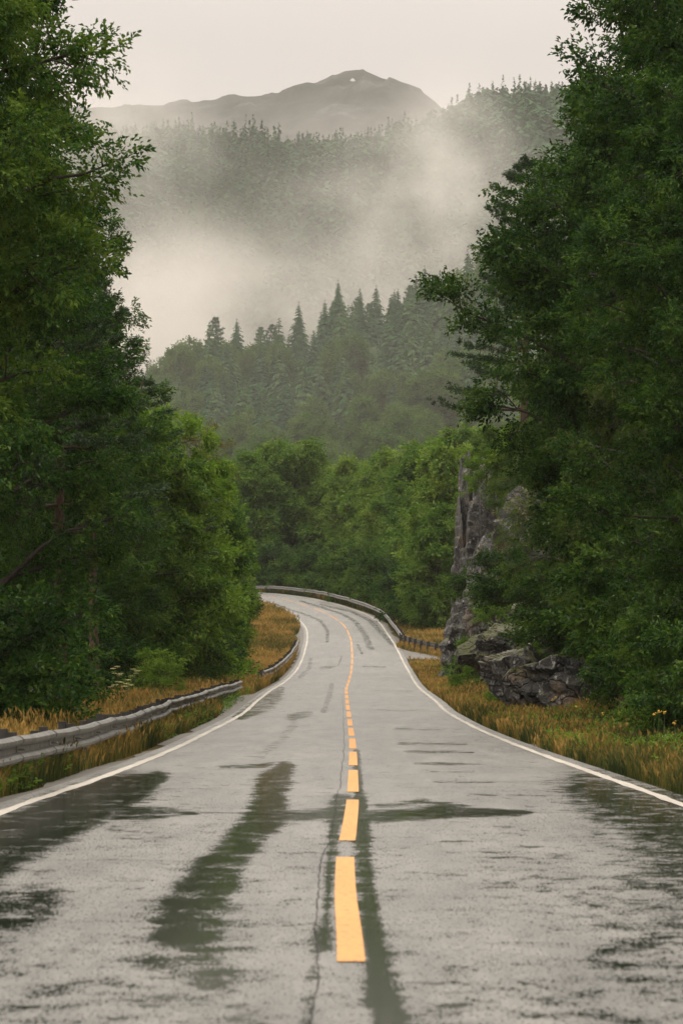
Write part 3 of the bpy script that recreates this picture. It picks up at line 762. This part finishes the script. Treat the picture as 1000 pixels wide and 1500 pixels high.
spA = spruce('spruce_a', 18, 3.2); spB = spruce('spruce_b', 16, 2.6, 38, 7); spC = spruce('spruce_c', 15, 3.0, 36, 7, leaf='needle_light', open_=.12)
piH = pine('hill_pine', 16, 3.2, .38, 11, 5, 7, .55, leaf='needle_hill', nneed=5)
dcA = broadleaf('hill_broad', 13, 3.8, .04, full, 44, 5, 14, 4, .55, 1.0, leaf='leaf_hill', sides=5)
dcB = broadleaf('hill_broad_b', 11, 3.4, .04, colm, 40, 5, 14, 4, .5, .95, leaf='leaf_hill', sides=5)
placed = []
def put_hill(X, Y, which, sc, label, kind, group, sxy=1.):
    t = plant_tree(kind, which, label, X, Y, rng.random()*6.28, sc, sxy, group=group, Z=float(hill_z(np.array([X]), np.array([Y]))[0]) - .4)
    placed.append((X, Y))
tries = 0
while len(placed) < 335 and tries < 9000:
    tries += 1
    Y = 610 + 400*rng.random()**.8; px = rng.uniform(185, 735); X = at(px, Y)
    if any((X-a)**2 + (Y-b)**2 < 5.5**2 for a, b in placed): continue
    t = (Y-610)/400
    v = float(vnoise(np.array([[X/26, Y/60, 3.1]]), 5)[0])
    if t > .90: zone = 'crest'
    elif t > .35: zone = 'slope'
    else: zone = 'foot'
    con = v + rng.normal(0, .35) + (.18 if zone == 'crest' else .15 if zone == 'slope' else -.35) + .22 - (.5 if px < 300 and t < .85 else 0)
    where = {'crest': 'along the misty hill crest', 'slope': 'on the misty hill slope', 'foot': 'at the foot of the misty hill'}[zone]
    if con > .05:
        if zone == 'crest' and rng.random() < .42: put_hill(X, Y, piH, rng.uniform(.8, 1.15), f'ragged pine standing {where}', 'pine_tree', f'pines {where}')
        elif rng.random() < .25: put_hill(X, Y, spC, rng.uniform(.85, 1.1), f'paler green conifer {where}', 'conifer_tree', f'pale conifers {where}', 1.2)
        else: put_hill(X, Y, spA if rng.random() < .5 else spB, rng.uniform(.55, .98), f'dark pointed spruce {where}', 'spruce_tree', f'spruces {where}', rng.uniform(1.15, 1.45))
    else:
        put_hill(X, Y, dcA if rng.random() < .5 else dcB, rng.uniform(.7, 1.1), f'round leafy tree {where}', 'broadleaf_tree', f'leafy trees {where}')

# ------------------------------------------------------------------ the wooded ridge in the clouds and the mountain
rcrest = pchip([-600,0,150,250,310,450,500,560,640,700,760,840,1000,1600], [262,250,241,232,228,231,231,226,204,172,161,157,142,120])
def ridge_z(X, Y):
    px = 500 + F*X/np.maximum(Y, 1500)
    zc = CH + (HOR - rcrest(px))*2400/F
    return -20 + (zc+20)*sstep(1350, 2430, Y) - sstep(2430, 3200, Y)*120 + 9*fbm2(X, Y, .008, 4, 40)
RX, RY = np.meshgrid(np.linspace(-700, 800, 90), np.linspace(1350, 3200, 110)); RZ = ridge_z(RX, RY); RZ[0] -= 40
link('ridge', grid_mesh('ridge', RX, RY, RZ), M['hill'], kind='structure')
n = 3000
ry = 1750 + 690*rng.random(n)**.75; ry[:520] = rng.uniform(2380, 2450, 520)
rx = at(rng.uniform(90, 900, n), ry); rz_ = ridge_z(rx, ry)
V, Q, tn = [], [], []
hh = rng.uniform(11, 20, n)*(1 + .25*fbm2(rx, ry, .02, 2, 8)); conif = vnoise(np.stack([rx/70, ry/160, 0*rx], 1), 9) + rng.normal(0, .4, n) > .05
tree_t = rng.random(n)
for j in range(48):
    t = (j + rng.random(n))/48; a = rng.random(n)*6.283
    rr = np.where(conif, 3.3*(1-t)+.2, 4.4*np.sqrt(np.maximum(.03, 1-((t-.45)/.6)**2)))*rng.uniform(.4, 1.1, n)
    p = np.stack([rx + rr*np.cos(a), ry + rr*np.sin(a), rz_ + hh*np.where(conif, 1.15, .85)*t], 1)
    o = np.stack([np.cos(a), np.sin(a), -.5 + 0*a], 1); s = np.stack([-np.sin(a), np.cos(a), rng.normal(0, .4, n)], 1)
    l = rng.uniform(1.1, 2.2, n)[:,None]*np.where(conif, 1.15-.7*t, 1)[:,None]
    V.append(np.stack([p-o*l, p+s*l*.8, p+o*l, p-s*l*.8], 1)); tn.append(.75*tree_t + .25*rng.random(n))
V = np.concatenate(V).reshape(-1,3)
link('ridge_forest', mesh_from('ridge_forest', V, np.arange(len(V)).reshape(-1,4), {'tint': np.repeat(np.concatenate(tn),4)}), M['needle_hill'], kind='stuff', label='conifer forest on the cloud covered ridge below the mountain', cat='forest')

mcrest = pchip([-1200,0,110,200,250,330,430,470,500,520,545,575,600,645,700,900,1800], [190,156,148,151,147,142,129,115,107,105,107,115,125,148,172,200,240])
def mount_z(X, Y):
    px = 500 + F*X/np.maximum(Y, 2800)
    zc = CH - 13 + (HOR - mcrest(px))*4200/F
    return -60 + (zc+60)*sstep(2500, 4220, Y)**.8 - sstep(4220, 5200, Y)*200 + sstep(2500,3300,Y)*(26*fbm2(X, Y, .006, 5, 70)*(.25+.75*sstep(4200, 3900, Y)) + (4 + 8*sstep(4150, 3900, Y))*fbm2(X, Y, .022, 5, 77) + 2.6*fbm2(X, Y, .075, 3, 78))
MX, MY = np.meshgrid(np.linspace(-1100, 1100, 330), np.linspace(2500, 4700, 260))
link('mountain', grid_mesh('mountain', MX, MY, mount_z(MX, MY)), M['mountain'], kind='structure')
sx, sy = np.meshgrid(np.linspace(-3, 3, 16), np.linspace(-2.4, 2.4, 16)); kk = (sx/3)**2 + (sy/2.4)**2 + .35*fbm2(sx, sy, .15, 3, 2)
_yy = np.linspace(3600, 4220, 300); _py = HOR - F*(mount_z(at(516, 4100) + 0*_yy, _yy)-CH)/_yy
_yc = float(_yy[np.argmax(_py < 118.5)])
SX = at(516, _yc) + sx; SY = _yc + sy; SZ = mount_z(SX, SY) + 1.2 - 2*kk
link('snow_patch', grid_mesh('snow_patch', SX, SY, SZ), M['snow'], kind='structure')

# ------------------------------------------------------------------ rocks
def rock(name, label, c, size, seed, mat, planes=17, tilt=(0,0,0), rough=.10, cat='rock', ledges=.09):
    import bmesh
    r_ = np.random.default_rng(seed); bm = bmesh.new(); bmesh.ops.create_icosphere(bm, subdivisions=6, radius=1)
    V = np.array([v.co[:] for v in bm.verts]); Fc = np.array([[v.index for v in f.verts] for f in bm.faces]); bm.free()
    nrm = unit(r_.normal(0, 1, (planes, 3))); dd = r_.uniform(.62, 1.0, planes)
    dot = V @ nrm.T; rad = np.where(dot > .02, dd/np.maximum(dot, .02), 9).min(1).clip(0, 1.35)
    P = V*rad[:,None]
    # jointed blocks: a second set of small facets
    cell = r_.uniform(-1.2, 1.2, (90, 3)); d2 = ((P[:,None]-cell[None])**2).sum(-1); k = d2.argmin(1)
    cd = r_.normal(0, 1, 90); P = P*(1 + rough*1.2*cd[k])[:,None]
    P = P*np.array(size)/2
    nr = unit(P)
    P = P + nr*(rough*min(size)*.5*fbm(P*1.1, 5, seed))[:,None]
    lay = P[:,2] + .35*P[:,0] + .25*fbm(P*.6, 2, seed+3)
    P = P + nr*(ledges*min(size)*(np.abs((lay*1.6) % 1 - .5) - .25))[:,None]
    me = mesh_from(name, P, Fc, None, False)
    o = link(name, me, mat, label=label, cat=cat, loc=c); o.rotation_euler = tilt
    return o
rock('rock_face', 'tall pale streaked rock column rising beside the far side road', (at(696, 212), 212, 6.4), (2.7, 7, 14.2), 3, M['rock_bare'], 20, (0,-.02,.2), rough=.17, ledges=.13)
rock('rock_face', 'dark jagged rock slab at the foot of the tall column', (at(700, 192), 190, 3.0), (2.9, 6, 9.5), 8, M['rock_bare'], 20, (0,.16,.5), rough=.15, ledges=.12)
rock('rock_face', 'broad grey rock wall between the column and the mossy boulder', (at(757, 178), 180, 4.6), (4.2, 6, 10.5), 14, M['rock'], 18, (0,.1,-.3))
rock('boulder', 'big boulder capped with olive moss', (at(778, 132), 133, 2.35), (3.0, 4, 3.0), 21, M['rock_moss'], 16, (.1,.18,.3))
rock('boulder', 'grey lichen streaked boulder nearest to the right verge', (at(812, 102), 104, 1.05), (2.3, 3.4, 3.1), 33, M['rock'], 16, (.1,-.25,.7))
rock('boulder', 'low pale rock lying in the grass before the mossy boulder', (at(752, 118), 118, .75), (1.5, 2, 1.5), 41, M['rock'], 13, (0,.3,.2))
rock('boulder', 'dark shaded boulder right of the lichen streaked one', (at(868, 98), 99, .9), (2.2, 3, 2.6), 52, M['rock'], 15, (0,0,1.2))

# ------------------------------------------------------------------ grass and flowers
def grass(name, label, n, yfun, xfun, hfun, tintfun, w0=.0042, seedheads=.3, bend=.35):
    Y = yfun(n); X = xfun(Y, n); h = hfun(X, Y)*rng.uniform(.55, 1.25, n)
    cl = fbm2(X, Y, .9, 3, 61); keep = rng.random(n) < np.clip(.62 + .7*cl, .12, 1)
    X, Y, h = X[keep], Y[keep], h[keep]; n = len(X); Z = ground_z(X, Y) - .02
    a = rng.random(n)*6.283; o = np.stack([np.cos(a), np.sin(a), 0*a], 1); f = rng.random(n)*6.283; s = np.stack([np.cos(f), np.sin(f), 0*f], 1)
    w = (w0*(.7 + .6*rng.random(n))*(1 + Y/140))[:,None]; b = (h*bend*rng.uniform(.2, 1.3, n))[:,None]
    B = np.stack([X, Y, Z], 1); up = np.array([0,0,1.])
    m = B + up*(h*.6)[:,None] + o*b*.35; t = B + up*h[:,None] + o*b
    tint = np.clip(tintfun(X, Y) + rng.normal(0, .16, n), 0, 1)
    V = np.stack([B - s*w, B + s*w, m + s*w*.8, t, m - s*w*.8], 1).reshape(-1, 3)
    i = np.arange(n)[:,None]*5; Q = i + np.array([[0,1,2,4]]); T = i + np.array([[4,2,3]])
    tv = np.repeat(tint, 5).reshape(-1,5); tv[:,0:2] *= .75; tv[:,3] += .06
    # seed heads on the taller stalks
    k = rng.random(n) < seedheads; hb = t[k]; nn = k.sum(); hs = (.025+.035*rng.random(nn))[:,None]*(1+Y[k]/160)[:,None]; sw = s[k]*hs*.28
    HV = np.stack([hb - up*hs, hb + sw, hb + up*hs + o[k]*hs*.6, hb - sw], 1).reshape(-1,3)
    HQ = np.arange(nn*4).reshape(-1,4) + len(V)
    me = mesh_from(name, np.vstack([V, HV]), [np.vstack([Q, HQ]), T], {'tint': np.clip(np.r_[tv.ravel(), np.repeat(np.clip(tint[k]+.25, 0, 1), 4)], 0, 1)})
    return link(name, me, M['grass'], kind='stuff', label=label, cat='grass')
def patches(X, Y, lo, hi, sc=.25, seed=90): return lo + (hi-lo)*np.clip(.5 + .7*fbm2(X, Y, sc, 3, seed), 0, 1)
inv = lambda a, b: (lambda n: 1/(1/b + (1/a-1/b)*rng.random(n)))
mixd = lambda a, b: (lambda n: np.where(rng.random(n) < .55, inv(a, b)(n), rng.uniform(a, b, n)))
# left: dark green under the rail, orange behind it
grass('verge_grass', 'dark green and brown grass under the long left guardrail', 200000, mixd(18, 170), lambda Y, n: XL(Y) - .62 - .8*np.exp(-((Y-135)/18)**2) - 1.5*rng.random(n)**.9, lambda X, Y: .34 + .12*fbm2(X, Y, .5, 2, 4), lambda X, Y: patches(X, Y, .05, .50))
grass('verge_grass', 'tall orange seeding grass behind the long left guardrail', 150000, mixd(45, 180), lambda Y, n: XL(Y) - 1.7 - 6.0*rng.random(n), lambda X, Y: .50 + .12*fbm2(X, Y, .4, 2, 6), lambda X, Y: patches(X, Y, .22, .92, .5) + .1*sstep(70, 120, Y))
grass('meadow_grass', 'orange meadow grass inside the left bend', 170000, lambda n: rng.uniform(150, 392, n), lambda Y, n: XL(Y) - .55 - .9*np.exp(-((Y-285)/10)**2) - 7.0*rng.random(n)**1.2, lambda X, Y: .55 + .12*fbm2(X, Y, .3, 2, 7), lambda X, Y: patches(X, Y, .24, .90, .22))
# right
grass('verge_grass', 'brown and green grass along the right edge line', 300000, mixd(16, 235), lambda Y, n: XR(Y) + .33 + 3.1*rng.random(n)**1.1, lambda X, Y: .30 + .13*fbm2(X, Y, .5, 2, 9), lambda X, Y: patches(X, Y, -.02, .66, .6) + .24*sstep(70, 150, Y) - .12*sstep(1.2, 3.2, X-XR(Y)))
def side_x(Y, n):
    return XR(Y) + .7 + 7.5*rng.random(n)
def side_y(n):
    return rng.uniform(262, 440, n)
grass('meadow_grass', 'yellow brown grass around the outer curve guardrail', 150000, side_y, side_x, lambda X, Y: .42 + 0*X, lambda X, Y: patches(X, Y, .1, .75, .25) - .35*sstep(308, 330, Y))
grass('meadow_grass', 'yellow grass tussocks below the side road guardrail', 9000, lambda n: rng.uniform(246, 268, n), lambda Y, n: np.clip(4.2 + (269-Y)*.135 + rng.normal(.25, .45, n), 4.0, 9), lambda X, Y: .38 + 0*X, lambda X, Y: patches(X, Y, .4, .8, .4))

def weeds(name, label, n, yfun, xfun):
    Y = yfun(n); X = xfun(Y, n); k = fbm2(X, Y, .35, 3, 130) > .08; X, Y = X[k], Y[k]; n = len(X)
    h = .06 + .32*rng.random(n)**1.5
    P = np.stack([X, Y, ground_z(X, Y) + h], 1); a = rng.random(n)*6.283
    D = unit(np.stack([np.cos(a), np.sin(a), .2 + .6*rng.random(n)], 1)); Nn = unit(np.array([0,0,1.]) + rng.normal(0,.3,(n,3)))
    V, Q, t = sprigs(P, D, Nn, .055, 7, 1.1)
    link(name, mesh_from(name, V, Q, {'tint': t}), M['leaf_light'], kind='stuff', label=label, cat='weeds')
weeds('verge_weeds', 'low green weeds between the grass of the left verge', 15000, mixd(28, 250), lambda Y, n: XL(Y) - .6 - 4.5*rng.random(n)**1.3)
weeds('verge_weeds', 'low green weeds between the grass of the right verge', 15000, mixd(30, 235), lambda Y, n: XR(Y) + .45 + 3.2*rng.random(n))

def umbel(px, d, h, label, yellow=False):
    X = at(px, d); z = float(ground_z(X, d)); t = empty('wildflower', label, 'wildflower', (X, d, z), group='pale umbel flowers behind the left guardrail')
    sm = MB(); sm.tube(np.array([[0,0,-.05],[.02,.01,h*.5],[.03,0,h*.92]]), np.array([.012,.009,.006]), 5)
    fm = MB()
    for hd in range(5):
        a = rng.random()*6.28; rr = 0 if hd == 0 else rng.uniform(.12, .26); c = np.array([.03+math.cos(a)*rr, math.sin(a)*rr, h*(1 if hd == 0 else rng.uniform(.78,.97))])
        sm.tube(np.array([[.03,0,h*.6], (c+np.array([.03,0,h*.6]))/2 + [0,0,-.03], c]), np.array([.006,.005,.004]), 4, False)
        for j in range(26):
            b = rng.random()*6.28; q = .10*math.sqrt(rng.random()); p = c + np.array([math.cos(b)*q, math.sin(b)*q, .035 - 2*q*q + rng.normal(0,.004)])
            fm.tube(np.array([c, p]), np.array([.002,.002]), 3, False)
            k = np.arange(6)*1.047; fm.add(np.vstack([p + np.stack([np.cos(k)*.016, np.sin(k)*.016, rng.normal(0,.004,6)], 1), p + [0,0,.012]]), None, [[i, (i+1)%6, 6] for i in range(6)])
    link('stem', sm.mesh('stem', True), M['stem'], t); link('flower_head', fm.mesh('flower_head'), M['umbel'], t)
umb_lab = ['pale umbel flower rising above the left end of the near guardrail','tall pale umbel flower in front of the light green shrub','pale umbel flower just below the tallest umbel','pale umbel flower low in the orange grass','small pale umbel flower furthest along behind the guardrail']
for (px, d, h), lb in zip([(42,72,.95),(171,118,1.35),(172,112,.95),(186,116,.95),(194,122,1.25)], umb_lab): umbel(px, d, h, lb)
def yellow_flower(px, d, h, X=None):
    X = at(px, d); z = float(ground_z(X, d)); t = empty('wildflower', 'small yellow flower standing in the right verge grass', 'wildflower', (X, d, z), group='yellow flowers in the right verge')
    sm = MB(); sm.tube(np.array([[0,0,-.03],[.02,0,h*.5],[.03,.01,h]]), np.array([.006,.005,.004]), 4); link('stem', sm.mesh('stem'), M['stem'], t)
    fm = MB()
    for j in range(6):
        c = np.array([.03,.01,h]) + rng.normal(0, .014, 3); k = np.arange(7)*6.283/7
        fm.add(np.vstack([c + np.stack([np.cos(k)*.018, np.sin(k)*.018, rng.normal(0,.008,7)], 1), c + [0,0,.015]]), None, [[i, (i+1)%7, 7] for i in range(7)])
    link('flower_head', fm.mesh('flower_head'), M['petal'], t)
for px, d, h in [(962,60,.75),(970,60,.72),(955,61,.7),(985,58,.6),(812,92,.7),(806,95,.6),(748,118,.7),(842,84,.6),(880,74,.55),(905,70,.6),(725,132,.6),(690,150,.55)]: yellow_flower(px, d, h)

# ------------------------------------------------------------------ air
def volume_mat(name, dens, col, aniso=.0, build=None):
    m, nt = newmat(name); v = N(nt, 'ShaderNodeVolumePrincipled')
    v.inputs['Color'].default_value = (*col, 1); v.inputs['Anisotropy'].default_value = aniso
    v.inputs['Density'].default_value = dens
    if build is not None: L(nt, build(nt), v.inputs['Density'])
    finish(nt, None, v.outputs[0]); return m
HAZE = .00006
hb = MB(); hb.box((0, 2550, 310), (4200, 5500, 760)); 
link('haze', hb.mesh('haze'), volume_mat('haze_air', HAZE, (.93,.89,.85)), kind='stuff', label='thin even haze filling the valley air', cat='haze')

def mist(label, c, size, dens, seed, sc=2.2, lo=.42, hi=.75):
    import bmesh
    bm = bmesh.new(); bmesh.ops.create_icosphere(bm, subdivisions=3, radius=1); me = bpy.data.meshes.new('mist_bank'); bm.to_mesh(me); bm.free()
    def build(nt):
        c_ = coords(nt)
        ln = N(nt, 'ShaderNodeVectorMath', operation='LENGTH'); L(nt, c_, ln.inputs[0])
        fall = ramp(nt, ln.outputs['Value'], [(.15, 1.), (.95, 0.)], 'EASE')
        mp = N(nt, 'ShaderNodeMapping'); mp.inputs['Location'].default_value = (seed*3.1, seed*1.7, seed*.9)
        k = size[2]; mp.inputs['Scale'].default_value = (size[0]/k, size[1]/k, 1.0); L(nt, c_, mp.inputs['Vector'])
        n = noise(nt, mp.outputs[0], sc, 4, .55)
        d = math_(nt, 'MULTIPLY', fall, ramp(nt, n, [(lo, 0.), (hi, 1.)]))
        return math_(nt, 'MULTIPLY', d, dens)
    m = volume_mat('mist_air', dens, (.95,.905,.87), .0, build)
    o = link('mist_bank', me, m, kind='stuff', label=label, cat='mist', loc=c); o.scale = size
    return o
mist('thick mist lying in the gap left of the wooded hill', (at(235, 1480), 1480, 140), (75, 150, 66), .019, 1, 1.6, .36, .62)
mist('mist drifting up behind the crest of the wooded hill', (at(420, 1480), 1480, 148), (115, 140, 38), .0095, 2, 1.9, .40, .62)
mist('mist rising on the right in front of the ridge', (at(610, 1520), 1520, 190), (80, 140, 62), .0065, 3, 2.4, .42, .62)
mist('bright cloud strand climbing the ridge on the right', (at(655, 1700), 1700, 236), (46, 130, 62), .0095, 4, 2.4, .42, .60)
mist('thin cloud over the ridge crest on the left', (at(170, 1950), 1950, 290), (75, 200, 60), .007, 5, 2.0, .40, .62)
mist('thin cloud veil across the middle of the ridge', (at(455, 1700), 1700, 215), (95, 140, 55), .002, 6, 2.2, .46, .62)
mist('cool drizzle hanging before the wooded hill', (at(480, 700), 700, 60), (160, 190, 95), .0004, 7, .9, .1, .5)
mist('low cloud touching the foot of the mountain', (at(420, 2950), 2950, 400), (420, 260, 90), .0018, 8, 2.0, .40, .62)

# ------------------------------------------------------------------ light, sky, camera
SUN_EL, SUN_AZ = 58, -165     # azimuth from +Y towards +X
w = bpy.data.worlds.new('World'); S.world = w; w.use_nodes = True; nt = w.node_tree; nt.nodes.clear()
sky = N(nt, 'ShaderNodeTexSky', sky_type='NISHITA'); sky.sun_disc = False
sky.sun_elevation = R(SUN_EL); sky.sun_rotation = R(SUN_AZ); sky.air_density = 1.0; sky.dust_density = 4.0
hs = N(nt, 'ShaderNodeHueSaturation'); hs.inputs['Saturation'].default_value = .15; L(nt, sky.outputs[0], hs.inputs['Color'])
sxyz = N(nt, 'ShaderNodeSeparateXYZ'); L(nt, coords(nt, 'Generated'), sxyz.inputs[0])
over = ramp(nt, sxyz.outputs['Z'], [(0., (.330,.300,.278)), (.17, (.345,.320,.300)), (.30, (.63,.59,.545)), (.5, (.92,.865,.79)), (1., (1.02,.965,.88))])
cl = noise(nt, mapping(nt, coords(nt, 'Generated'), (1, 1, 3)), 3.0, 4, .5)
over = mixc(nt, 1.0, over, ramp(nt, cl, [(.3, .93), (.7, 1.05)]), 'MULTIPLY')
over10 = mixc(nt, 1.0, over, (22.4, 22.0, 21.8), 'MULTIPLY')
skyc = mixc(nt, .93, hs.outputs[0], over10)
bg = N(nt, 'ShaderNodeBackground'); bg.inputs['Strength'].default_value = .10; L(nt, skyc, bg.inputs['Color'])
wo = N(nt, 'ShaderNodeOutputWorld'); L(nt, bg.outputs[0], wo.inputs['Surface'])
sl = bpy.data.lights.new('sun', 'SUN'); sl.energy = 1.5; sl.angle = R(14); sl.color = (1., .95, .86)
so = bpy.data.objects.new('sun', sl); COL.objects.link(so); so.location = (-40, 60, 80)
dirv = Vector((math.sin(R(SUN_AZ))*math.cos(R(SUN_EL)), math.cos(R(SUN_AZ))*math.cos(R(SUN_EL)), math.sin(R(SUN_EL))))
so.rotation_euler = dirv.to_track_quat('Z', 'Y').to_euler()

cam = bpy.data.cameras.new('camera'); co = bpy.data.objects.new('camera', cam); COL.objects.link(co)
co.location = (0, 0, CH); co.rotation_euler = (R(90), 0, 0)
cam.sensor_width = 36; cam.sensor_height = 24; cam.lens = F*36/1500; cam.shift_y = (HOR-750)/1500; cam.clip_end = 20000; cam.clip_start = .1
cam.dof.use_dof = True; cam.dof.focus_distance = 120; cam.dof.aperture_fstop = 8.0
S.camera = co
S.view_settings.view_transform = 'Standard'; S.view_settings.look = 'None'; S.view_settings.gamma = 1; S.view_settings.exposure = 0.0
S.render.engine = 'CYCLES'
c = S.cycles
c.max_bounces = 6; c.diffuse_bounces = 3; c.glossy_bounces = 2; c.transmission_bounces = 3; c.transparent_max_bounces = 4; c.volume_bounces = 2
c.caustics_reflective = False; c.caustics_refractive = False
c.use_denoising = True
try: c.denoising_input_passes = 'RGB_ALBEDO_NORMAL'; c.denoising_prefilter = 'ACCURATE'
except Exception: pass
